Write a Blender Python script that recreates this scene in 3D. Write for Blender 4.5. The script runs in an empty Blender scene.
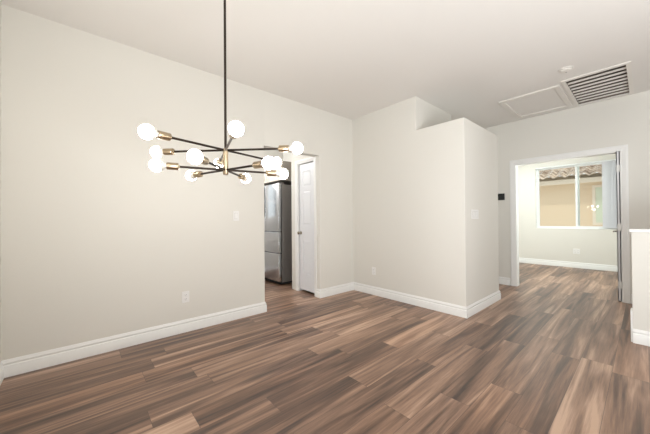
import bpy, bmesh, math, random
from mathutils import Vector, Matrix
PI = math.pi
scene = bpy.context.scene
COL = scene.collection

# ---------------------------------------------------------------- camera
F_PX, YAW, PITCH, ROLL, CAM_H = 279.294, 0.85262, 0.007457, -0.007915, 1.155
_c, _s = math.cos(YAW), math.sin(YAW)
_fw0 = Vector((_c, _s, 0)); _r0 = Vector((_s, -_c, 0)); _z = Vector((0, 0, 1))
_fw = _fw0 * math.cos(PITCH) + _z * math.sin(PITCH)
_up = -_fw0 * math.sin(PITCH) + _z * math.cos(PITCH)
_R = _r0 * math.cos(ROLL) + _up * math.sin(ROLL)
_U = _up * math.cos(ROLL) - _r0 * math.sin(ROLL)
cam_d = bpy.data.cameras.new('camera')
cam_d.sensor_width = 36.0; cam_d.sensor_fit = 'HORIZONTAL'; cam_d.lens = F_PX / 650 * 36
cam_d.clip_start = 0.02; cam_d.clip_end = 200
cam = bpy.data.objects.new('camera', cam_d); COL.objects.link(cam)
M = Matrix.Identity(4)
for i in range(3):
    M[i][0], M[i][1], M[i][2] = _R[i], _U[i], -_fw[i]
M[2][3] = CAM_H
cam.matrix_world = M
scene.camera = cam

# ---------------------------------------------------------------- world, lights, exposure
scene.view_settings.view_transform = 'Standard'
scene.view_settings.look = 'None'
scene.view_settings.exposure = 0.1
scene.view_settings.gamma = 1.0
w = bpy.data.worlds.new('sky'); scene.world = w; w.use_nodes = True
bg = w.node_tree.nodes['Background']
bg.inputs[0].default_value = (0.98, 0.99, 1.0, 1); bg.inputs[1].default_value = 1.13

# high sun outside, falling on the house next door
_sd = bpy.data.lights.new('sun', 'SUN'); _sd.energy = 1.0; _sd.angle = 0.01; _sd.color = (1.0, 0.96, 0.9)
_so = bpy.data.objects.new('sun', _sd); COL.objects.link(_so); _so.location = (6, 0, 12)
_so.rotation_euler = Vector((0.5, -0.15, -0.85)).to_track_quat('-Z', 'Y').to_euler()


def area(name, loc, direction, sx, sy, power, color=(1, 1, 1)):
    d = bpy.data.lights.new(name, 'AREA'); d.shape = 'RECTANGLE'; d.size = sx; d.size_y = sy
    d.energy = power; d.color = color
    o = bpy.data.objects.new(name, d); COL.objects.link(o)
    o.location = loc
    o.rotation_euler = Vector(direction).to_track_quat('-Z', 'Z').to_euler()
    return o


# unseen area lamp added beyond the jamb to brighten the bedroom
area('added_bedroom_fill', (6.5, 0.13, 1.5), (0.45, 1, 0), 1.4, 1.5, 46, (0.925, 1.0, 0.975))
area('added_bedroom_downlight', (7.0, 1.9, 2.74), (0, 0, -1), 1.0, 1.0, 38, (0.925, 1.0, 0.975))  # unseen overhead panel added to light the bedroom and its floor
# area lamp added as daylight from an assumed patio door beside the viewpoint
area('assumed_patio_daylight', (-0.55, -1.1, 1.25), (1, 0.12, 0.0), 3.2, 2.2, 24, (0.96, 0.99, 1.0))
# uplight added as an assumed flash, brightening the ceiling from behind the camera
area('assumed_bounce_flash', (0.85, -1.6, 0.5), (0.22, 0.12, 1), 2.2, 2.0, 131, (0.945, 0.985, 1.0))
_k = bpy.data.lights.new('added_kitchen_fill', 'POINT'); _k.energy = 50; _k.shadow_soft_size = 0.15; _k.color = (0.98, 0.99, 1.0)  # unseen point lamp added to brighten the kitchen
_ko = bpy.data.objects.new('added_kitchen_fill', _k); COL.objects.link(_ko); _ko.location = (1.7, 4.9, 2.5)
area('added_hallway_fill', (5.0, 3.0, 2.74), (0, 0, -1), 0.4, 0.4, 9, (1, 0.98, 0.95))  # unseen panel added for more light around the hallway

H = 2.779          # ceiling
YL = 3.139         # wall on the left
XW = 5.512         # wall with the bedroom opening
XB = 8.50          # bedroom window wall
XF, YB, YN, XBE, HB = 3.352, 1.369, 1.984, 4.4686, 2.325


# ---------------------------------------------------------------- node helpers
def mat(name, color, rough=0.6, metal=0.0, spec=0.5, **kw):
    m = bpy.data.materials.new(name); m.use_nodes = True
    b = m.node_tree.nodes['Principled BSDF']
    b.inputs['Base Color'].default_value = (*color, 1)
    b.inputs['Roughness'].default_value = rough
    b.inputs['Metallic'].default_value = metal
    b.inputs['Specular IOR Level'].default_value = spec
    for k, v in kw.items():
        b.inputs[k.replace('_', ' ')].default_value = v
    return m


def srgb(r, g, b):
    f = lambda c: (c / 255 / 12.92) if c / 255 <= 0.04045 else ((c / 255 + 0.055) / 1.055) ** 2.4
    return (f(r), f(g), f(b))


def add_noise(m, scale, strength, amount=0.03, dist=0.002):
    """fine texture: a bump and a slight colour wander"""
    nt = m.node_tree; N = nt.nodes; L = nt.links
    b = N['Principled BSDF']
    tc = N.new('ShaderNodeTexCoord')
    n = N.new('ShaderNodeTexNoise'); n.inputs['Scale'].default_value = scale; n.inputs['Detail'].default_value = 3
    L.new(tc.outputs['Object'], n.inputs['Vector'])
    bp = N.new('ShaderNodeBump'); bp.inputs['Strength'].default_value = strength; bp.inputs['Distance'].default_value = dist
    L.new(n.outputs['Fac'], bp.inputs['Height']); L.new(bp.outputs['Normal'], b.inputs['Normal'])
    if amount:
        c = b.inputs['Base Color'].default_value[:]
        r = N.new('ShaderNodeValToRGB')
        r.color_ramp.elements[0].color = (*[x * (1 - amount) for x in c[:3]], 1)
        r.color_ramp.elements[1].color = (*[min(1, x * (1 + amount)) for x in c[:3]], 1)
        L.new(n.outputs['Fac'], r.inputs['Fac']); L.new(r.outputs['Color'], b.inputs['Base Color'])
    return m


WALL = add_noise(mat('cream_wall_paint', srgb(229, 226.5, 219.5), 0.75, spec=0.25), 140, 0.12, 0.012)
CEIL = add_noise(mat('ceiling_paint', srgb(232, 229, 225), 0.85, spec=0.2), 110, 0.15, 0.012)
TRIM = add_noise(mat('white_trim_paint', srgb(242, 242, 240), 0.38, spec=0.4), 60, 0.02, 0.006)
DOORW = add_noise(mat('white_door_paint', srgb(234, 235, 238), 0.42, spec=0.4), 60, 0.02, 0.006)
PLASTIC = mat('white_plastic', srgb(240, 239, 237), 0.35)
SLOT = mat('dark_slot', (0.03, 0.03, 0.03), 0.6)
GREYGAP = mat('grey_shadow_gap_plastic', srgb(150, 146, 140), 0.6)
BLACK = mat('black_plastic', (0.012, 0.012, 0.013), 0.25)
BLACKSCREEN = mat('black_glass_screen', (0.02, 0.021, 0.022), 0.08)
BRONZE = mat('dark_bronze_metal', srgb(62, 54, 48), 0.35, 0.85)
BRASS = add_noise(mat('antique_brass', srgb(184, 166, 140), 0.3, 1.0), 90, 0.03, 0.05)
NICKEL = mat('satin_nickel', srgb(190, 182, 165), 0.25, 1.0)
LEVER = mat('dark_nickel', srgb(150, 145, 138), 0.3, 1.0)
BULB = mat('frosted_bulb_glow', (1, 0.97, 0.92), 0.3)
BULB.node_tree.nodes['Principled BSDF'].inputs['Emission Color'].default_value = (1.0, 0.965, 0.91, 1)
BULB.node_tree.nodes['Principled BSDF'].inputs['Emission Strength'].default_value = 37.0
BULBNECK = mat('bulb_neck_plastic', srgb(232, 228, 220), 0.4)
VENTW = mat('white_enamel', srgb(230, 226, 220), 0.4)
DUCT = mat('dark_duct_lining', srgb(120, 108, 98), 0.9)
FRSIDE = add_noise(mat('dark_grey_fridge_cabinet', srgb(128, 123, 120), 0.45, 0.3), 200, 0.05, 0.02)
FRSEAL = mat('fridge_gasket', (0.02, 0.02, 0.02), 0.7)
CABSHADE = add_noise(mat('shaded_cabinet_side', srgb(158, 150, 142), 0.5), 20, 0.03, 0.06)  # cabinet side with its shade painted into the colour
CABFRONT = mat('cream_cabinet_lit_front', srgb(220, 212, 200), 0.5)  # lighter tone painted for the lit front of the same cabinet
STUCCO = add_noise(mat('tan_stucco', srgb(230, 209, 180), 0.9, spec=0.15), 60, 0.35, 0.04, 0.004)
STUCCOTRIM = add_noise(mat('pale_stucco_trim', srgb(232, 220, 202), 0.9, spec=0.15), 60, 0.2, 0.03)
GREENGLASS = mat('green_tinted_glass', srgb(212, 220, 198), 0.3)
VINYL = mat('white_vinyl', srgb(238, 240, 240), 0.35)
BLIND = mat('white_vinyl_blind', srgb(244, 245, 248), 0.5)
_n = BLIND.node_tree.nodes; _l = BLIND.node_tree.links
_t = _n.new('ShaderNodeBsdfTranslucent'); _t.inputs[0].default_value = (*srgb(246, 247, 250), 1)
_m = _n.new('ShaderNodeMixShader'); _m.inputs[0].default_value = 0.5
_l.new(_n['Principled BSDF'].outputs[0], _m.inputs[1]); _l.new(_t.outputs[0], _m.inputs[2])
_l.new(_m.outputs[0], _n['Material Output'].inputs[0])

# brushed stainless steel
STEEL = mat('brushed_stainless_steel', srgb(216, 219, 225), 0.22, 1.0)
nt = STEEL.node_tree; N = nt.nodes; L = nt.links; b = N['Principled BSDF']
tc = N.new('ShaderNodeTexCoord'); mp = N.new('ShaderNodeMapping'); mp.inputs['Scale'].default_value = (300, 300, 4)
n = N.new('ShaderNodeTexNoise'); n.inputs['Scale'].default_value = 1.0
L.new(tc.outputs['Object'], mp.inputs['Vector']); L.new(mp.outputs['Vector'], n.inputs['Vector'])
bp = N.new('ShaderNodeBump'); bp.inputs['Strength'].default_value = 0.04; bp.inputs['Distance'].default_value = 0.001
L.new(n.outputs['Fac'], bp.inputs['Height']); L.new(bp.outputs['Normal'], b.inputs['Normal'])

# thin window glass
GLASS = bpy.data.materials.new('window_glass'); GLASS.use_nodes = True
nt = GLASS.node_tree; N = nt.nodes; L = nt.links; N.clear()
o_ = N.new('ShaderNodeOutputMaterial'); mx = N.new('ShaderNodeMixShader')
tr = N.new('ShaderNodeBsdfTransparent'); tr.inputs[0].default_value = (0.95, 0.97, 0.955, 1)
gl = N.new('ShaderNodeBsdfGlossy'); gl.inputs['Roughness'].default_value = 0.02
fr = N.new('ShaderNodeFresnel'); fr.inputs['IOR'].default_value = 1.5
L.new(fr.outputs[0], mx.inputs[0]); L.new(tr.outputs[0], mx.inputs[1]); L.new(gl.outputs[0], mx.inputs[2])
L.new(mx.outputs[0], o_.inputs[0])

# clay roof tiles
TILE = mat('clay_roof_tile', srgb(196, 172, 148), 0.85, spec=0.15)
nt = TILE.node_tree; N = nt.nodes; L = nt.links; b = N['Principled BSDF']
tc = N.new('ShaderNodeTexCoord'); n = N.new('ShaderNodeTexNoise'); n.inputs['Scale'].default_value = 3.5
n.inputs['Detail'].default_value = 4
L.new(tc.outputs['Object'], n.inputs['Vector'])
r = N.new('ShaderNodeValToRGB')
r.color_ramp.elements[0].position = 0.35; r.color_ramp.elements[0].color = (*srgb(158, 138, 122), 1)
r.color_ramp.elements[1].position = 0.65; r.color_ramp.elements[1].color = (*srgb(226, 210, 192), 1)
L.new(n.outputs['Fac'], r.inputs['Fac']); L.new(r.outputs['Color'], b.inputs['Base Color'])

# vinyl planks running along +X, joints staggered at random
PLANK_W, PLANK_L = 0.182, 1.22
FLOOR = bpy.data.materials.new('vinyl_plank_floor'); FLOOR.use_nodes = True
nt = FLOOR.node_tree; N = nt.nodes; L = nt.links; b = N['Principled BSDF']


def math_n(op, a, c=None, d=None):
    x = N.new('ShaderNodeMath'); x.operation = op
    for i, v in enumerate((a, c, d)):
        if v is None: continue
        if isinstance(v, (int, float)): x.inputs[i].default_value = v
        else: L.new(v, x.inputs[i])
    return x.outputs[0]


def ramp(fac, stops, interp='LINEAR'):
    r = N.new('ShaderNodeValToRGB'); cr = r.color_ramp; cr.interpolation = interp
    while len(cr.elements) < len(stops): cr.elements.new(0.5)
    for e, (p, c) in zip(cr.elements, stops):
        e.position = p; e.color = (*c, 1)
    L.new(fac, r.inputs['Fac']); return r.outputs['Color']


tc = N.new('ShaderNodeTexCoord'); sp = N.new('ShaderNodeSeparateXYZ'); L.new(tc.outputs['Object'], sp.inputs[0])
yy = math_n('DIVIDE', math_n('ADD', sp.outputs['Y'], 20.03), PLANK_W)
row = math_n('FLOOR', yy); fy = math_n('FRACT', yy)
wn = N.new('ShaderNodeTexWhiteNoise'); wn.noise_dimensions = '1D'; L.new(row, wn.inputs['W'])
xx = math_n('DIVIDE', math_n('ADD', math_n('ADD', sp.outputs['X'], 20.0), math_n('MULTIPLY', wn.outputs['Value'], PLANK_L)), PLANK_L)
colm = math_n('FLOOR', xx); fx = math_n('FRACT', xx)
cb = N.new('ShaderNodeCombineXYZ'); L.new(row, cb.inputs[0]); L.new(colm, cb.inputs[1])
wid = N.new('ShaderNodeTexWhiteNoise'); wid.noise_dimensions = '2D'; L.new(cb.outputs[0], wid.inputs['Vector'])
pid = wid.outputs['Value']; pid2 = wid.outputs['Color']
spc = N.new('ShaderNodeSeparateColor'); L.new(pid2, spc.inputs[0])
# grain coordinates: stretched along the plank, shifted for each plank
gx = math_n('ADD', sp.outputs['X'], math_n('MULTIPLY', pid, 37.0))
gy = math_n('ADD', sp.outputs['Y'], math_n('MULTIPLY', spc.outputs[1], 23.0))


def stretched(sx, sy, detail, rough=0.55, distortion=0.0):
    c = N.new('ShaderNodeCombineXYZ')
    L.new(math_n('MULTIPLY', gx, sx), c.inputs[0]); L.new(math_n('MULTIPLY', gy, sy), c.inputs[1])
    t = N.new('ShaderNodeTexNoise'); t.inputs['Scale'].default_value = 1; t.inputs['Detail'].default_value = detail
    t.inputs['Roughness'].default_value = rough; t.inputs['Distortion'].default_value = distortion
    L.new(c.outputs[0], t.inputs['Vector']); return t.outputs['Fac']


broad = stretched(0.65, 11.0, 2.0, 0.5, 1.2)
grain = stretched(3.0, 75.0, 4.0, 0.65, 0.3)
fine = stretched(9.0, 260.0, 3.0)
tone = math_n('ADD', math_n('MULTIPLY', broad, 0.72), math_n('MULTIPLY', grain, 0.28))
tone = math_n('ADD', tone, math_n('MULTIPLY', math_n('SUBTRACT', pid, 0.5), 0.17))
tone = math_n('ADD', tone, math_n('MULTIPLY', math_n('SUBTRACT', fine, 0.5), 0.12))
woodc = ramp(tone, [(0.29, srgb(56, 38, 29)), (0.41, srgb(100, 74, 58)), (0.55, srgb(146, 114, 93)), (0.70, srgb(192, 159, 135))])
hue = N.new('ShaderNodeMix'); hue.data_type = 'RGBA'; hue.blend_type = 'MULTIPLY'
tint = ramp(spc.outputs[2], [(0.0, (1.03, 0.98, 0.93)), (0.5, (1, 1, 1)), (1.0, (0.98, 0.98, 0.99))])
hue.inputs['Factor'].default_value = 1.0; L.new(woodc, hue.inputs['A']); L.new(tint, hue.inputs['B'])
# joints
ey = math_n('MULTIPLY', math_n('MINIMUM', fy, math_n('SUBTRACT', 1.0, fy)), PLANK_W)
ex = math_n('MULTIPLY', math_n('MINIMUM', fx, math_n('SUBTRACT', 1.0, fx)), PLANK_L)
edge = math_n('MINIMUM', ex, ey)
seam = math_n('LESS_THAN', edge, 0.0013)
sm = N.new('ShaderNodeMix'); sm.data_type = 'RGBA'
L.new(math_n('MULTIPLY', seam, 0.7), sm.inputs['Factor']); L.new(hue.outputs['Result'], sm.inputs['A'])
sm.inputs['B'].default_value = (*srgb(58, 45, 38), 1)
L.new(sm.outputs['Result'], b.inputs['Base Color'])
b.inputs['Roughness'].default_value = 0.42
L.new(math_n('ADD', 0.36, math_n('MULTIPLY', grain, 0.16)), b.inputs['Roughness'])
b.inputs['Specular IOR Level'].default_value = 0.6
b.inputs['Coat Weight'].default_value = 0.35; b.inputs['Coat Roughness'].default_value = 0.42
bp = N.new('ShaderNodeBump'); bp.inputs['Strength'].default_value = 0.12; bp.inputs['Distance'].default_value = 0.001
L.new(math_n('SUBTRACT', grain, math_n('MULTIPLY', seam, 0.6)), bp.inputs['Height']); L.new(bp.outputs['Normal'], b.inputs['Normal'])


# ---------------------------------------------------------------- mesh helpers
def bx(bm, x0, x1, y0, y1, z0, z1, mi=0, bev=0.0):
    vs = [bm.verts.new((x, y, z)) for z in (z0, z1) for x, y in ((x0, y0), (x1, y0), (x1, y1), (x0, y1))]
    fs = [bm.faces.new([vs[i] for i in f]) for f in ((0, 3, 2, 1), (4, 5, 6, 7), (0, 1, 5, 4), (1, 2, 6, 5), (2, 3, 7, 6), (3, 0, 4, 7))]
    for f in fs: f.material_index = mi
    if bev:
        es = list({e for f in fs for e in f.edges})
        bmesh.ops.bevel(bm, geom=es, offset=bev, segments=2, affect='EDGES', profile=0.5)
    return vs


def rounded(pts, rad, seg=5):
    """outline with corners rounded: rad is one radius per vertex"""
    out = []; n = len(pts)
    for i in range(n):
        p = Vector(pts[i]); r = rad[i]
        if r <= 0: out.append(p); continue
        a = (Vector(pts[i - 1]) - p).normalized(); c = (Vector(pts[(i + 1) % n]) - p).normalized()
        p0, p1 = p + a * r, p + c * r
        cen = p + (a + c) * r
        for k in range(seg + 1):
            t = k / seg * PI / 2
            out.append(cen + (p0 - cen) * math.cos(t) + (p1 - cen) * math.sin(t))
    return out


def prism(bm, pts, z0, z1, mi=0):
    lo = [bm.verts.new((p[0], p[1], z0)) for p in pts]; hi = [bm.verts.new((p[0], p[1], z1)) for p in pts]
    n = len(pts)
    fs = [bm.faces.new(lo[::-1]), bm.faces.new(hi)]
    for i in range(n):
        fs.append(bm.faces.new((lo[i], lo[(i + 1) % n], hi[(i + 1) % n], hi[i])))
    for f in fs: f.material_index = mi


def lathe(bm, prof, origin, axis, seg=24, mi=0):
    """prof: (distance along axis, radius)"""
    ax = Vector(axis).normalized(); q = ax.to_track_quat('Z', 'Y'); o = Vector(origin)
    rings = []
    for t, r in prof:
        if r < 1e-6: rings.append([bm.verts.new(o + ax * t)])
        else: rings.append([bm.verts.new(o + q @ Vector((r * math.cos(2 * PI * k / seg), r * math.sin(2 * PI * k / seg), t))) for k in range(seg)])
    for A, B in zip(rings, rings[1:]):
        for k in range(seg):
            k2 = (k + 1) % seg
            if len(A) == 1 and len(B) == 1: continue
            if len(A) == 1: f = bm.faces.new((A[0], B[k2], B[k]))
            elif len(B) == 1: f = bm.faces.new((A[k], A[k2], B[0]))
            else: f = bm.faces.new((A[k], A[k2], B[k2], B[k]))
            f.material_index = mi


def rod_prof(l, r): return [(0, 0), (0, r), (l, r), (l, 0)]


def sweep(bm, path, prof, side=1, closed=False):
    """prof (out, z) swept along a horizontal path; side=1 pushes to the left of travel"""
    P = [Vector(p) for p in path]; n = len(P); rows = []
    for i in range(n):
        ds = []
        if i > 0 or closed: ds.append((P[i] - P[i - 1]).normalized())
        if i < n - 1 or closed: ds.append((P[(i + 1) % n] - P[i]).normalized())
        ns = [Vector((-d.y, d.x)) * side for d in ds]
        m = ns[0] if len(ns) == 1 else (ns[0] + ns[1]) / max(1e-6, 1 + ns[0].dot(ns[1]))
        rows.append([bm.verts.new((P[i].x + m.x * t, P[i].y + m.y * t, z)) for t, z in prof])
    k = len(prof)
    for i in range(n if closed else n - 1):
        A, B = rows[i], rows[(i + 1) % n]
        for j in range(k):
            j2 = (j + 1) % k
            bm.faces.new((A[j], B[j], B[j2], A[j2]))
    if not closed:
        bm.faces.new(rows[0]); bm.faces.new(rows[-1][::-1])


def obj(name, bm, mats, parent=None, smooth=None, offset=None):
    bmesh.ops.recalc_face_normals(bm, faces=bm.faces)
    if smooth is not None:
        for f in bm.faces: f.smooth = True
        for e in bm.edges:
            if len(e.link_faces) == 2 and e.calc_face_angle(0) > math.radians(smooth): e.smooth = False
    me = bpy.data.meshes.new(name); bm.to_mesh(me); bm.free()
    for m in (mats if isinstance(mats, (list, tuple)) else [mats]): me.materials.append(m)
    o = bpy.data.objects.new(name, me); COL.objects.link(o)
    if parent: o.parent = parent
    return o


def tag(o, label, cat, group=None, kind=None):
    o['label'] = label; o['category'] = cat
    if group: o['group'] = group
    if kind: o['kind'] = kind
    return o


def thing(name, loc, label, cat, group=None, kind=None, rz=0.0):
    o = bpy.data.objects.new(name, None); COL.objects.link(o); o.location = loc; o.rotation_euler.z = rz
    o.empty_display_size = 0.1
    return tag(o, label, cat, group, kind)


def struct(name, bm, mats, label, cat, smooth=None):
    return tag(obj(name, bm, mats, None, smooth), label, cat, kind='structure')


NB = bmesh.new
S30 = 30

# ---------------------------------------------------------------- the room shell
bm = NB(); bx(bm, -0.6, 8.7, -5.2, 5.6, -0.12, 0.0)
struct('floor', bm, FLOOR, 'brown wood-look plank flooring running toward the bedroom', 'floor')

# ceiling with the hole of the return air grille
VX0, VX1, VY0, VY1 = 4.345, 5.405, 0.105, 0.612
bm = NB()
bx(bm, -0.6, VX0, -5.2, 5.6, H, H + .12); bx(bm, VX1, 8.7, -5.2, 5.6, H, H + .12)
bx(bm, VX0, VX1, -5.2, VY0, H, H + .12); bx(bm, VX0, VX1, VY1, 5.6, H, H + .12)
struct('ceiling', bm, CEIL, 'flat cream ceiling over the whole room', 'ceiling')

# left wall with the kitchen opening
OX0, OX1, OZ = 1.735, 2.637, 2.088
bm = NB()
prism(bm, rounded([(-0.565, YL), (OX0, YL), (OX0, YL + .12), (-0.565, YL + .12)], [0, .008, .008, 0]), 0, H)
bx(bm, OX0 - .02, OX1 + .02, YL + 0.0004, YL + .1196, OZ, H)
prism(bm, rounded([(OX1, YL + .12), (OX1, YL), (XF + .1, YL), (XF + .1, YL + .12)], [.0, .014, 0, 0]), 0, H)
struct('wall_left', bm, WALL, 'long cream wall behind the chandelier with the kitchen opening', 'wall', S30)

# return wall at the very left edge
bm = NB(); bx(bm, -0.565, -0.445, 0.9, YL, 0, H)
struct('wall_near_left', bm, WALL, 'cream return wall at the left edge of the room', 'wall')

# closet block with the low ledge (plant shelf) beside the full-height part
bm = NB()
prism(bm, rounded([(XF, YL), (XF, YB), (XBE, YB), (XBE, YL)], [0, .008, .008, 0]), 0, HB)
prism(bm, rounded([(XF, YL), (XF, YN), (4.40, YN), (4.40, YL)], [0, .008, .008, 0]), HB, H)
struct('wall_center', bm, WALL, 'cream closet block with a notched top corner', 'wall', S30)

# far wall with the bedroom opening
DY0, DY1, DZ = 0.21, 1.43, 2.045
bm = NB()
bx(bm, XW, XW + .118, DY1, 5.4, 0, H); bx(bm, XW, XW + .118, -5.2, DY0, 0, H)
bx(bm, XW + .0003, XW + .1177, DY0 - .01, DY1 + .01, DZ, H)
struct('wall_far', bm, WALL, 'cream far wall around the white-cased bedroom opening', 'wall')

bm = NB(); bx(bm, -0.6, XW, -5.2, -5.08, 0, H)
struct('wall_rear', bm, WALL, 'cream wall behind the viewpoint', 'wall')
# hallway end and kitchen walls
bm = NB(); bx(bm, XBE, XW, 5.0, 5.12, 0, H)
struct('wall_hallway', bm, WALL, 'cream wall ending the hallway behind the closet block', 'wall')
KX0, KX1, KZ0, KZ1 = 1.45, 2.40, 1.12, 2.12  # opening for the added window that the fridge mirrors
bm = NB(); bx(bm, -0.6, KX0, 5.30, 5.42, 0, H); bx(bm, KX1, XBE - .1, 5.30, 5.42, 0, H)
bx(bm, KX0, KX1, 5.30, 5.42, 0, KZ0); bx(bm, KX0, KX1, 5.30, 5.42, KZ1, H)
struct('wall_kitchen_back', bm, WALL, 'cream kitchen wall beside the fridge', 'wall')
bm = NB(); bx(bm, 3.40, 3.50, YL + .12, 5.30, 0, H)
struct('wall_kitchen_right', bm, WALL, 'cream kitchen wall behind the fridge', 'wall')
bm = NB(); bx(bm, -0.6, -0.5, YL + .12, 5.30, 0, H)
struct('wall_kitchen_left', bm, WALL, 'cream kitchen wall out of sight', 'wall')

# pantry wall holding the narrow white door
PX, PDY0, PDY1, PDZ = 2.644, 3.262, 3.695, 2.045
bm = NB()
bx(bm, PX, 3.40, PDY1, 3.87, 0, H); bx(bm, PX, PX + .1, YL + .12, PDY0, 0, H)
bx(bm, PX + .0003, PX + .0997, PDY0 - .01, PDY1 + .01, PDZ, H)
struct('wall_pantry', bm, WALL, 'short cream wall around the narrow pantry door', 'wall')

# bedroom walls
WY0, WY1, WZ0, WZ1 = 0.25, 1.775, 0.885, 2.375
bm = NB()
bx(bm, XB, XB + .16, WY1, 3.4, 0, H); bx(bm, XB, XB + .16, -0.1, WY0, 0, H)
bx(bm, XB, XB + .16, WY0, WY1, 0, WZ0); bx(bm, XB, XB + .16, WY0, WY1, WZ1, H)
struct('wall_bedroom_far', bm, WALL, 'pale bedroom wall around the sliding window', 'wall')
bm = NB(); bx(bm, XW + .118, XB, 3.3, 3.42, 0, H)
struct('wall_bedroom_left', bm, WALL, 'bedroom side wall on the left', 'wall')
bm = NB(); bx(bm, XW + .118, XB, -0.02, 0.10, 0, H)
struct('wall_bedroom_right', bm, WALL, 'bedroom side wall on the right behind the open door', 'wall')

# pony wall
PWX, PWY = 3.82, 0.083
bm = NB(); prism(bm, rounded([(PWX, PWY), (PWX, -1.8), (PWX + .118, -1.8), (PWX + .118, PWY)], [.004, 0, 0, .004], 2), 0, 1.012)
struct('wall_pony', bm, WALL, 'low cream half wall at the right edge of the room', 'wall', S30)
bm = NB(); bx(bm, PWX - .014, PWX + .132, -1.8, PWY + .012, 1.012, 1.040, bev=.004)
struct('trim_1', bm, TRIM, 'white cap board on top of the half wall', 'trim')
bm = NB(); bx(bm, PWX + .002, PWX + .116, PWY, PWY + .013, 0, 0.29, bev=.003)
struct('trim_2', bm, TRIM, 'white skirt board on the end of the half wall', 'trim')

# ---------------------------------------------------------------- baseboards
BP = [(0, 0), (.016, 0), (.016, .084), (.0145, .0865), (.0105, .0885), (.0105, .098), (.0125, .101), (.0125, .106), (.0075, .112), (.0055, .121), (.003, .127), (0, .127)]


def baseboard(side, path, s, label):
    bm = NB(); sweep(bm, path, BP, s)
    return struct('baseboard_' + side, bm, TRIM, label, 'baseboard', 40)


baseboard('left', [(-0.445, 0.9), (-0.445, YL), (OX0, YL), (OX0, YL + .12)], -1, 'white baseboard along the long left wall')
baseboard('center', [(OX1 + .007, YL + .12), (OX1 + 0.0, YL + .0), (XF, YL), (XF, YB), (XBE, YB), (XBE, YL)], -1, 'white baseboard around the closet block')
baseboard('far_left', [(XW, 5.0), (XW, DY1 + .085)], -1, 'white baseboard of the far wall left of the bedroom opening')
baseboard('far_right', [(XW, DY0 - .08), (XW, -5.0)], -1, 'white baseboard of the far wall right of the bedroom opening')
baseboard('bedroom', [(XW + .118, 3.3), (XB, 3.3), (XB, 0.10), (XW + .9, 0.10)], -1, 'white baseboard of the bedroom below the window')
baseboard('pony', [(PWX, PWY), (PWX, -1.8)], -1, 'white baseboard of the half wall')
baseboard('kitchen', [(3.40, 5.30), (-0.5, 5.30)], 1, 'white baseboard of the kitchen wall beside the fridge')


# ---------------------------------------------------------------- door casings
def casing_profile(wd): return [(0, 0), (wd, 0), (wd, .016), (wd * .75, .018), (wd * .35, .012), (wd * .08, .009), (0, .007)]


def casing(name, xface, y0, y1, zt, wd, label, reveal, jamb=.018):
    """casing on a wall facing -X, with jamb boards through the wall"""
    bm = NB(); pr = casing_profile(wd)
    def pt(c, depth, out):   # c = corner of the path, out = distance outward
        return (xface - depth, c[0] + c[2] * out, c[1] + c[3] * out)
    path = [(y1, 0.0, 1, 0), (y1, zt, 1, 1), (y0, zt, -1, 1), (y0, 0.0, -1, 0)]
    rows = [[bm.verts.new(pt(c, d, o)) for o, d in pr] for c in path]
    k = len(pr)
    for A, B in zip(rows, rows[1:]):
        for j in range(k): bm.faces.new((A[j], B[j], B[(j + 1) % k], A[(j + 1) % k]))
    bm.faces.new(rows[0]); bm.faces.new(rows[-1][::-1])
    bx(bm, xface - .006, xface + reveal, y1 - .002, y1 + jamb * .5, 0, zt)
    bx(bm, xface - .006, xface + reveal, y0 - jamb * .5, y0 + .002, 0, zt)
    bx(bm, xface - .006, xface + reveal, y0, y1, zt - .002, zt + jamb * .5)
    return struct(name, bm, TRIM, label, 'trim')


casing('trim_3', XW, DY0 + .008, DY1 - .008, DZ - .006, .082, 'white casing around the bedroom opening', .124)
casing('trim_4', PX, PDY0 + .008, PDY1 - .008, PDZ - .006, .06, 'white casing around the pantry door', .1)


# ---------------------------------------------------------------- doors
def panel_door(bm, w, h, t, panels, stile):
    """slab in local coords: width along +Y, thickness along +X from 0; panels = (z0, z1)"""
    bx(bm, .009, t - .009, .002, w - .002, .002, h - .002)           # core
    for xa, xb in ((0, .0095), (t - .0095, t)):
        bx(bm, xa, xb, 0, stile, 0, h); bx(bm, xa, xb, w - stile, w, 0, h)
        zs = [0] + [z for p in panels for z in p] + [h]
        for a, c in zip(zs[::2], zs[1::2]): bx(bm, xa, xb, stile, w - stile, a, c)
    bx(bm, 0, t, 0, .004, 0, h); bx(bm, 0, t, w - .004, w, 0, h); bx(bm, 0, t, 0, w, h - .004, h); bx(bm, 0, t, 0, w, 0, .004)
    for a, c in panels:                                              # raised fields
        for x0, x1, s in ((.009, .002, 1), (t - .009, t - .002, -1)):
            g, s2 = .010, .030
            A = [bm.verts.new((x0, y, z)) for y, z in ((stile + g, a + g), (w - stile - g, a + g), (w - stile - g, c - g), (stile + g, c - g))]
            B = [bm.verts.new((x1, y, z)) for y, z in ((stile + s2, a + s2), (w - stile - s2, a + s2), (w - stile - s2, c - s2), (stile + s2, c - s2))]
            for i in range(4): bm.faces.new((A[i], A[(i + 1) % 4], B[(i + 1) % 4], B[i]))
            bm.faces.new(B)


d1 = thing('door_1', (PX + .02, PDY0 + .012, 0.032), 'narrow white panel door of the pantry beside the fridge', 'door', kind='structure')
W1 = PDY1 - PDY0 - .024
bm = NB(); panel_door(bm, W1, 2.0, .035, [(.255, .80), (1.03, 1.575), (1.645, 1.885)], .098)
obj('door_panel', bm, DOORW, d1)
bm = NB()
kb = (0, W1 - .045, .905)
lathe(bm, [(0, 0), (0, .026), (.004, .026), (.007, .012), (.028, .009), (.034, .018), (.044, .026), (.056, .024), (.062, .012), (.063, 0)], kb, (-1, 0, 0), 20)
k = obj('door_knob', bm, NICKEL, d1, 40); k['label'] = 'brass-toned round knob'

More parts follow.
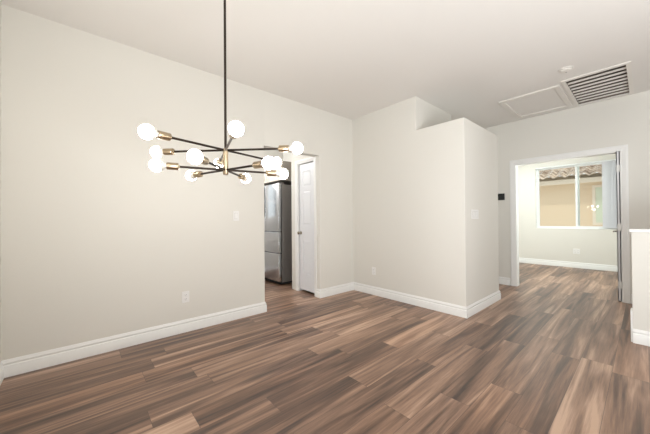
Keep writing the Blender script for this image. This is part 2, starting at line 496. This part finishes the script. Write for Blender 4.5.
# bedroom leaf, swung 90 degrees into the bedroom
d2 = thing('door_2', (XW - .012, 0.214, 0.012), 'white bedroom door standing open edge-on at the right jamb', 'door', kind='structure')
bm = NB(); bm2 = NB(); panel_door(bm2, .61, 2.035, .036, [(.22, .80), (1.02, 1.58), (1.66, 1.90)], .1)
for v in bm2.verts: v.co = Vector((v.co.y, v.co.x, v.co.z))
obj('door_panel', bm2, DOORW, d2); bm.free()
for z in (.22, 1.0, 1.8):
    bm = NB(); bx(bm, -.0025, 0, .004, .032, z - .045, z + .045)
    lathe(bm, rod_prof(.092, .006), (-.004, .001, z - .046), (0, 0, 1), 12)
    obj('hinge', bm, TRIM, d2, 40)
for s in (1, -1):
    bm = NB(); y0 = .036 if s > 0 else 0
    lathe(bm, [(0, 0), (0, .030), (.006, .028), (.008, .012), (.055, .010), (.06, .0)], (.55, y0, .925), (0, s, 0), 20)
    lathe(bm, [(0, 0), (0, .007), (.01, .010), (.12, .009), (.132, .006), (.134, 0)], (.56, y0 + s * .056, .925), (-1, 0, 0), 14)
    obj('door_lever', bm, LEVER, d2, 40)

# ---------------------------------------------------------------- bedroom window
wd = thing('window_1', (XB + .05, 0, 0), 'two-panel white sliding window of the bedroom', 'window', kind='structure')


def rect_frame(bm, x0, x1, y0, y1, z0, z1, wdt):
    bx(bm, x0, x1, y0, y0 + wdt, z0, z1); bx(bm, x0, x1, y1 - wdt, y1, z0, z1)
    bx(bm, x0, x1, y0 + wdt, y1 - wdt, z0, z0 + wdt); bx(bm, x0, x1, y0 + wdt, y1 - wdt, z1 - wdt, z1)


bm = NB(); rect_frame(bm, 0, .08, WY0, WY1, WZ0, WZ1, .03); obj('window_frame', bm, VINYL, wd)
YM = 1.005
bm = NB(); rect_frame(bm, .042, .072, YM - .03, WY1 - .026, WZ0 + .026, WZ1 - .026, .03); s1 = obj('sash', bm, VINYL, wd)
bm = NB(); rect_frame(bm, .006, .036, WY0 + .026, YM + .036, WZ0 + .026, WZ1 - .026, .038)
bx(bm, -.008, .006, YM - .004, YM + .018, 1.46, 1.60, bev=.003)
s2 = obj('sash', bm, VINYL, wd)
bm = NB(); bx(bm, .055, .059, YM, WY1 - .06, WZ0 + .06, WZ1 - .06); obj('pane', bm, GLASS, s1)
bm = NB(); bx(bm, .019, .023, WY0 + .07, YM, WZ0 + .07, WZ1 - .07); obj('pane', bm, GLASS, s2)
bm = NB(); bx(bm, -.056, 0, WY0 + .002, WY1 - .002, WZ0 - .001, WZ0 + .008, bev=.002); obj('window_sill', bm, TRIM, wd)

wk = thing('added_window_2', ((KX0 + KX1) / 2, 5.36, 0), 'unseen white window added in the kitchen as a reflection for the refrigerator door', 'window', kind='structure')  # window added out of view to give the fridge front a bright reflection
hk = (KX1 - KX0) / 2
bm = NB()
bx(bm, -hk, -hk + .04, -.03, .04, KZ0, KZ1); bx(bm, hk - .04, hk, -.03, .04, KZ0, KZ1); bx(bm, -hk + .04, hk - .04, -.03, .04, KZ0, KZ0 + .04); bx(bm, -hk + .04, hk - .04, -.03, .04, KZ1 - .04, KZ1)
bx(bm, -hk + .04, hk - .04, -.02, .03, 1.60, 1.64); wf = obj('window_frame', bm, VINYL, wk)
bm = NB(); bx(bm, -hk + .03, hk - .03, .003, .007, KZ0 + .03, KZ1 - .03); obj('pane', bm, GLASS, wf)
bl = thing('vertical_blind', (XB - .005, 0, 0), 'white vertical blinds stacked at the right end of the bedroom window', 'blind')
bm = NB(); bx(bm, -.022, .022, WY0 + .004, WY1 - .004, WZ1 - .028, WZ1 - .001, bev=.003); obj('head_rail', bm, VINYL, bl)
random.seed(4)
for i in range(13):
    y = WY0 + .012 + i * .0250
    bm = NB(); a = math.radians(38 + random.uniform(-10, 10)); hw = .044
    n_ = 6; zt, zb = WZ1 - .028, WZ0 + .03
    cols = []
    for j in range(n_ + 1):
        t = (j / n_ - .5) * 2
        px, py = hw * t * math.sin(a) - .004 * (1 - t * t) * math.cos(a), hw * t * math.cos(a) + .004 * (1 - t * t)
        cols.append([(px, y + py, zb), (px, y + py, zt), (px - .0005, y + py + .0012, zb), (px - .0005, y + py + .0012, zt)])
    V = [[bm.verts.new(p) for p in c] for c in cols]
    for A, B in zip(V, V[1:]):
        bm.faces.new((A[0], B[0], B[1], A[1])); bm.faces.new((A[2], A[3], B[3], B[2]))
        bm.faces.new((A[1], B[1], B[3], A[3])); bm.faces.new((A[0], A[2], B[2], B[0]))
    bm.faces.new(V[0]); bm.faces.new(V[-1])
    obj('vane', bm, BLIND, bl)

# ---------------------------------------------------------------- house next door
hs = thing('neighbor_house', (11.5, 1.0, 0), 'tan stucco house with a tiled roof seen through the bedroom window', 'house')
bm = NB(); bx(bm, 0, .3, -5, 7, -0.5, 2.46); obj('house_wall', bm, STUCCO, hs)
bm = NB(); bx(bm, -.32, 0, -5, 7, 2.235, 2.30); bx(bm, -.34, -.30, -5, 7, 2.17, 2.31); obj('eave', bm, STUCCOTRIM, hs)
# S-tile courses
bm = NB(); TP, ROWS, EXPO, SLOPE = .27, 13, .25, math.radians(21)
nseg = 10; ny = int(9 / TP)
for r_ in range(ROWS):
    base = Vector((-.46 + r_ * EXPO * math.cos(SLOPE), 0, 2.30 + r_ * EXPO * math.sin(SLOPE)))
    rows = []
    for u, lift in ((0, .045), (EXPO + .08, .0)):
        for th in (0, .026):
            line = []
            for i in range(ny * nseg + 1):
                ph = i / nseg * 2 * PI + r_ * .0
                wv = .038 * math.sin(ph) + .009 * math.sin(2 * ph)
                p = base + Vector((math.cos(SLOPE) * u, -4.5 + i * TP / nseg, math.sin(SLOPE) * u)) + Vector((-math.sin(SLOPE), 0, math.cos(SLOPE))) * (wv + lift + th + .045)
                line.append(bm.verts.new(p))
            rows.append(line)
    a0, a1, b0, b1 = rows
    for i in range(len(a0) - 1):
        bm.faces.new((a0[i], a1[i], a1[i + 1], a0[i + 1])); bm.faces.new((a1[i], b1[i], b1[i + 1], a1[i + 1])); bm.faces.new((a0[i], a0[i + 1], b0[i + 1], b0[i]))
obj('tile_roof', bm, TILE, hs, 50)
hw_ = None
bm = NB(); rect_frame(bm, -.05, 0, -.42, .02, .92, 2.10, .07); hw_ = obj('house_window', bm, STUCCOTRIM, hs)
bm = NB(); bx(bm, -.025, -.002, -.35, -.05, .99, 2.03); obj('pane', bm, GREENGLASS, hw_)

# ---------------------------------------------------------------- kitchen: fridge and the cabinet over it
FX, FY = 2.595, 4.20
fg = thing('refrigerator', (FX, FY, 0), 'stainless steel refrigerator with dark grey side in the kitchen opening', 'refrigerator')
bm = NB(); bx(bm, .068, .76, 0, .905, .045, 1.775, bev=.006); obj('cabinet_body', bm, FRSIDE, fg)
bm = NB(); bx(bm, .06, .068, .012, .893, .06, 1.77); obj('door_gasket', bm, FRSEAL, fg)
for nm, y0, y1, z0, z1 in (('upper_door', 0, .449, .940, 1.79), ('upper_door', .456, .905, .940, 1.79), ('drawer', 0, .905, .56, .935), ('drawer', 0, .905, .065, .555)):
    bm = NB(); bx(bm, 0, .06, y0, y1, z0, z1, bev=.008)
    obj(nm, bm, STEEL, fg, 40)
bm = NB(); bx(bm, .05, .75, .02, .885, .012, .05); obj('kick_grille', bm, FRSEAL, fg)
for y in (.05, .855):
    bm = NB(); bx(bm, .03, .12, y - .03, y + .03, 1.775, 1.81, bev=.004)
    obj('hinge_cover', bm, FRSIDE, fg)
for x, y in ((.12, .07), (.12, .835), (.68, .07), (.68, .835)):
    bm = NB(); lathe(bm, rod_prof(.046, .02), (x, y, 0), (0, 0, 1), 14); obj('foot', bm, BLACK, fg, 40)

cb_ = thing('wall_cabinet', (2.655, 4.19, 1.85), 'cabinet with shade-toned side hung on the wall above the refrigerator', 'cabinet')
bm = NB(); bx(bm, .02, .745, 0, 1.0, 0, .34); obj('cabinet_body', bm, CABSHADE, cb_)
for y0 in (.004, .503):
    bm = NB(); bx(bm, .0, .02, y0, y0 + .493, .004, .336)
    rect_frame(bm, -.006, .0, y0, y0 + .493, .004, .336, .06)
    dd = obj('cabinet_door', bm, CABFRONT, cb_)
    bm = NB(); lathe(bm, rod_prof(.10, .005), (-.03, y0 + (.455 if y0 < .2 else .04), .03), (0, 0, 1), 10)
    obj('handle', bm, NICKEL, dd, 40)

# ---------------------------------------------------------------- ceiling fittings
vg = thing('return_air_grille', ((VX0 + VX1) / 2, (VY0 + VY1) / 2, H), 'white louvred return air grille in the ceiling', 'air vent')
hx, hy = (VX1 - VX0) / 2, (VY1 - VY0) / 2
bm = NB()
fo = .03
for x0, x1, y0, y1 in ((-hx - fo, hx + fo, -hy - fo, -hy + .008), (-hx - fo, hx + fo, hy - .008, hy + fo), (-hx - fo, -hx + .008, -hy + .008, hy - .008), (hx - .008, hx + fo, -hy + .008, hy - .008)):
    bx(bm, x0, x1, y0, y1, -.012, 0)
obj('grille_frame', bm, VENTW, vg)
bm = NB()
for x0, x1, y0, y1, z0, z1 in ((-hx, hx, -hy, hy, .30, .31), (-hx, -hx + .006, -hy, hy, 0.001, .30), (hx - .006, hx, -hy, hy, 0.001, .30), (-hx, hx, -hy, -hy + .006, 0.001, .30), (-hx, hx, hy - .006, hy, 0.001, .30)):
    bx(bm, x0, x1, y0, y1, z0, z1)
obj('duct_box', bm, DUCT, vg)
NL = 9; pitch = 2 * hx / NL
for i in range(NL):
    bm = NB(); cx = -hx + (i + .5) * pitch; a = math.radians(-14); hl = .016
    dx, dz = hl * math.cos(a), hl * math.sin(a)
    p = [(cx - dx, .018 - dz), (cx + dx, .018 + dz), (cx + dx + .003, .018 + dz - .003), (cx - dx + .003, .018 - dz - .003)]
    V = [[bm.verts.new((x, y, z)) for x, z in p] for y in (-hy + .004, hy - .004)]
    for j in range(4): bm.faces.new((V[0][j], V[0][(j + 1) % 4], V[1][(j + 1) % 4], V[1][j]))
    bm.faces.new(V[0]); bm.faces.new(V[1][::-1])
    obj('louvre', bm, VENTW, vg)

at = thing('attic_hatch', (4.875, 1.0, H), 'cream framed access hatch in the ceiling beside the air grille', 'hatch')
bm = NB(); ax, ay = .47, .335
for x0, x1, y0, y1 in ((-ax, ax, -ay, -ay + .06), (-ax, ax, ay - .06, ay), (-ax, -ax + .06, -ay + .06, ay - .06), (ax - .06, ax, -ay + .06, ay - .06)):
    bx(bm, x0, x1, y0, y1, -.020, 0, bev=.004)
obj('hatch_frame', bm, VENTW, at)
bm = NB(); bx(bm, -ax + .06, ax - .06, -ay + .06, ay - .06, -.005, 0); obj('hatch_panel', bm, CEIL, at)

sd = thing('smoke_detector', (4.0, .55, H), 'round white smoke detector on the ceiling', 'smoke detector')
bm = NB(); lathe(bm, [(0, 0), (0, .064), (.005, .064), (.009, .060), (.010, .052)], (0, 0, 0), (0, 0, -1), 32); lathe(bm, [(.010, .052), (.010, 0)], (0, 0, 0), (0, 0, -1), 32); obj('mounting_ring', bm, VENTW, sd, 40)
bm = NB(); lathe(bm, [(.010, 0), (.010, .046), (.014, .049), (.022, .048), (.028, .040), (.030, .02), (.030, 0)], (0, 0, 0), (0, 0, -1), 32)
bd = obj('detector_body', bm, VENTW, sd, 40)
bm = NB(); lathe(bm, [(.030, 0), (.030, .008), (.032, .007), (.0325, 0)], (.022, 0, 0), (0, 0, -1), 14); obj('test_button', bm, GREYGAP, bd, 40)


# ---------------------------------------------------------------- outlets and switches: built facing -Y, plate centre at origin
def plate(name, loc, rz, label, cat, group, gangs=1, outlet=True):
    t = thing(name, loc, label, cat, group, rz=rz)
    wd_ = .070 + .046 * (gangs - 1)
    bm = NB(); bx(bm, -wd_ / 2, wd_ / 2, -.006, 0, -.0575, .0575, bev=.002); obj('cover_plate', bm, PLASTIC, t)
    for g in range(gangs):
        cx = (g - (gangs - 1) / 2) * .046
        if outlet:
            for dz in (.021, -.021):
                bm = NB(); bx(bm, cx - .017, cx + .017, -.0085, -.006, dz - .0145, dz + .0145, bev=.001)
                so = obj('socket', bm, PLASTIC, t)
                bm = NB()
                bx(bm, cx - .008, cx - .006, -.0089, -.0083, dz - .002, dz + .007); bx(bm, cx + .006, cx + .008, -.0089, -.0083, dz - .002, dz + .007)
                lathe(bm, rod_prof(.0006, .0025), (cx, -.0083, dz - .008), (0, -1, 0), 10)
                obj('slot', bm, SLOT, so)
        else:
            bm = NB(); bx(bm, cx - .0178, cx + .0178, -.0064, -.0058, -.0345, .0345); obj('switch_surround', bm, GREYGAP, t)
            bm = NB()
            pts = [(-.006, -.033), (-.0115, -.033), (-.0085, 0), (-.0075, .033), (-.006, .033)]
            V = [[bm.verts.new((x, y, z)) for y, z in pts] for x in (cx - .0165, cx + .0165)]
            for j in range(5): bm.faces.new((V[0][j], V[0][(j + 1) % 5], V[1][(j + 1) % 5], V[1][j]))
            bm.faces.new(V[0]); bm.faces.new(V[1][::-1])
            obj('rocker', bm, PLASTIC, t)
    return t


plate('wall_outlet', (.815, YL, .36), 0, 'white outlet low on the long left wall under the chandelier', 'outlet', 'wall outlets')
plate('wall_outlet', (XF, 2.715, .36), -PI / 2, 'white outlet low on the closet block facing the room', 'outlet', 'wall outlets')
plate('wall_outlet', (XB, 1.03, .375), -PI / 2, 'white double outlet under the bedroom window', 'outlet', 'wall outlets', gangs=2)
plate('light_switch', (1.363, YL, 1.20), 0, 'white single light switch left of the kitchen opening', 'light switch', 'light switches', outlet=False)
plate('light_switch', (3.635, YB, 1.20), 0, 'white four-rocker light switch plate on the narrow side of the closet block', 'light switch', 'light switches', gangs=4, outlet=False)

th = thing('thermostat', (XW, 1.643, 1.517), 'small square black thermostat left of the bedroom opening', 'thermostat')
bm = NB(); bx(bm, -.022, 0, -.058, .058, -.056, .056, bev=.005); tb = obj('thermostat_body', bm, BLACK, th)
bm = NB(); bx(bm, -.0235, -.0218, -.047, .047, -.045, .045); obj('screen', bm, BLACKSCREEN, th)

# ---------------------------------------------------------------- chandelier
CA, CD = 1.1935, 1.9
ch = thing('sputnik_chandelier', (CD * math.cos(CA), CD * math.sin(CA), H), 'bronze and brass twelve-bulb sputnik chandelier hanging by the left wall', 'chandelier')
ZU, ZL = 1.6025 - H, 1.4752 - H
bm = NB(); lathe(bm, [(0, 0), (0, .062), (.018, .062), (.024, .056), (.026, .012), (.05, .009), (.05, 0)], (0, 0, 0), (0, 0, -1), 32); obj('canopy', bm, BRONZE, ch, 40)
bm = NB(); lathe(bm, rod_prof(-ZU - .04 + .03, .0078), (0, 0, -.03), (0, 0, -1), 16); obj('rod', bm, BRONZE, ch, 40)
bm = NB(); zt = ZU + .012
lathe(bm, [(0, 0), (0, .010), (.004, .0165), (zt - ZL + .028, .0165), (zt - ZL + .031, .014), (zt - ZL + .031, 0)], (0, 0, zt), (0, 0, -1), 24)
obj('hub', bm, BRASS, ch, 40)
RB = .0378
for z, R_, ph in ((ZU, .4636, 3.39527), (ZL, .3813, 2.89391)):
    for k in range(6):
        a = ph + k * PI / 3; d = Vector((math.cos(a), math.sin(a), 0)); o0 = Vector((0, 0, z))
        rs = R_ - RB - .078                 # socket begins
        bm = NB(); lathe(bm, rod_prof(rs + .004 - .012, .0068), o0 + d * .012, d, 14)
        arm = obj('arm', bm, BRONZE, ch, 40)
        bm = NB(); lathe(bm, [(-.004, 0), (-.004, .009), (0, .010), (.002, .0200), (.004, .0212), (.064, .0212), (.065, .0185), (.060, .018), (.060, 0)], o0 + d * rs, d, 24)
        so = obj('socket', bm, BRASS, arm, 40); so['label'] = 'brushed brass lamp socket'
        bm = NB(); c0 = o0 + d * (rs + .058); L0 = R_ - rs - .058   # neck start to globe centre
        nk = [(0, 0), (0, .0135), (.012, .0145), (.020, .019), (.028, .025)]
        t_end = L0 - math.sqrt(RB ** 2 - .031 ** 2)
        nk.append((t_end, .031))
        lathe(bm, nk, c0, d, 28, 1)
        th0 = math.asin(.031 / RB)
        gl_ = [(L0 - RB * math.cos(th0 + (PI - th0) * i / 14), RB * math.sin(th0 + (PI - th0) * i / 14)) for i in range(14)] + [(L0 + RB, 0)]
        lathe(bm, gl_, c0, d, 28, 0)
        bmesh.ops.remove_doubles(bm, verts=bm.verts, dist=1e-5)
        obj('bulb', bm, [BULB, BULBNECK], arm, 60)
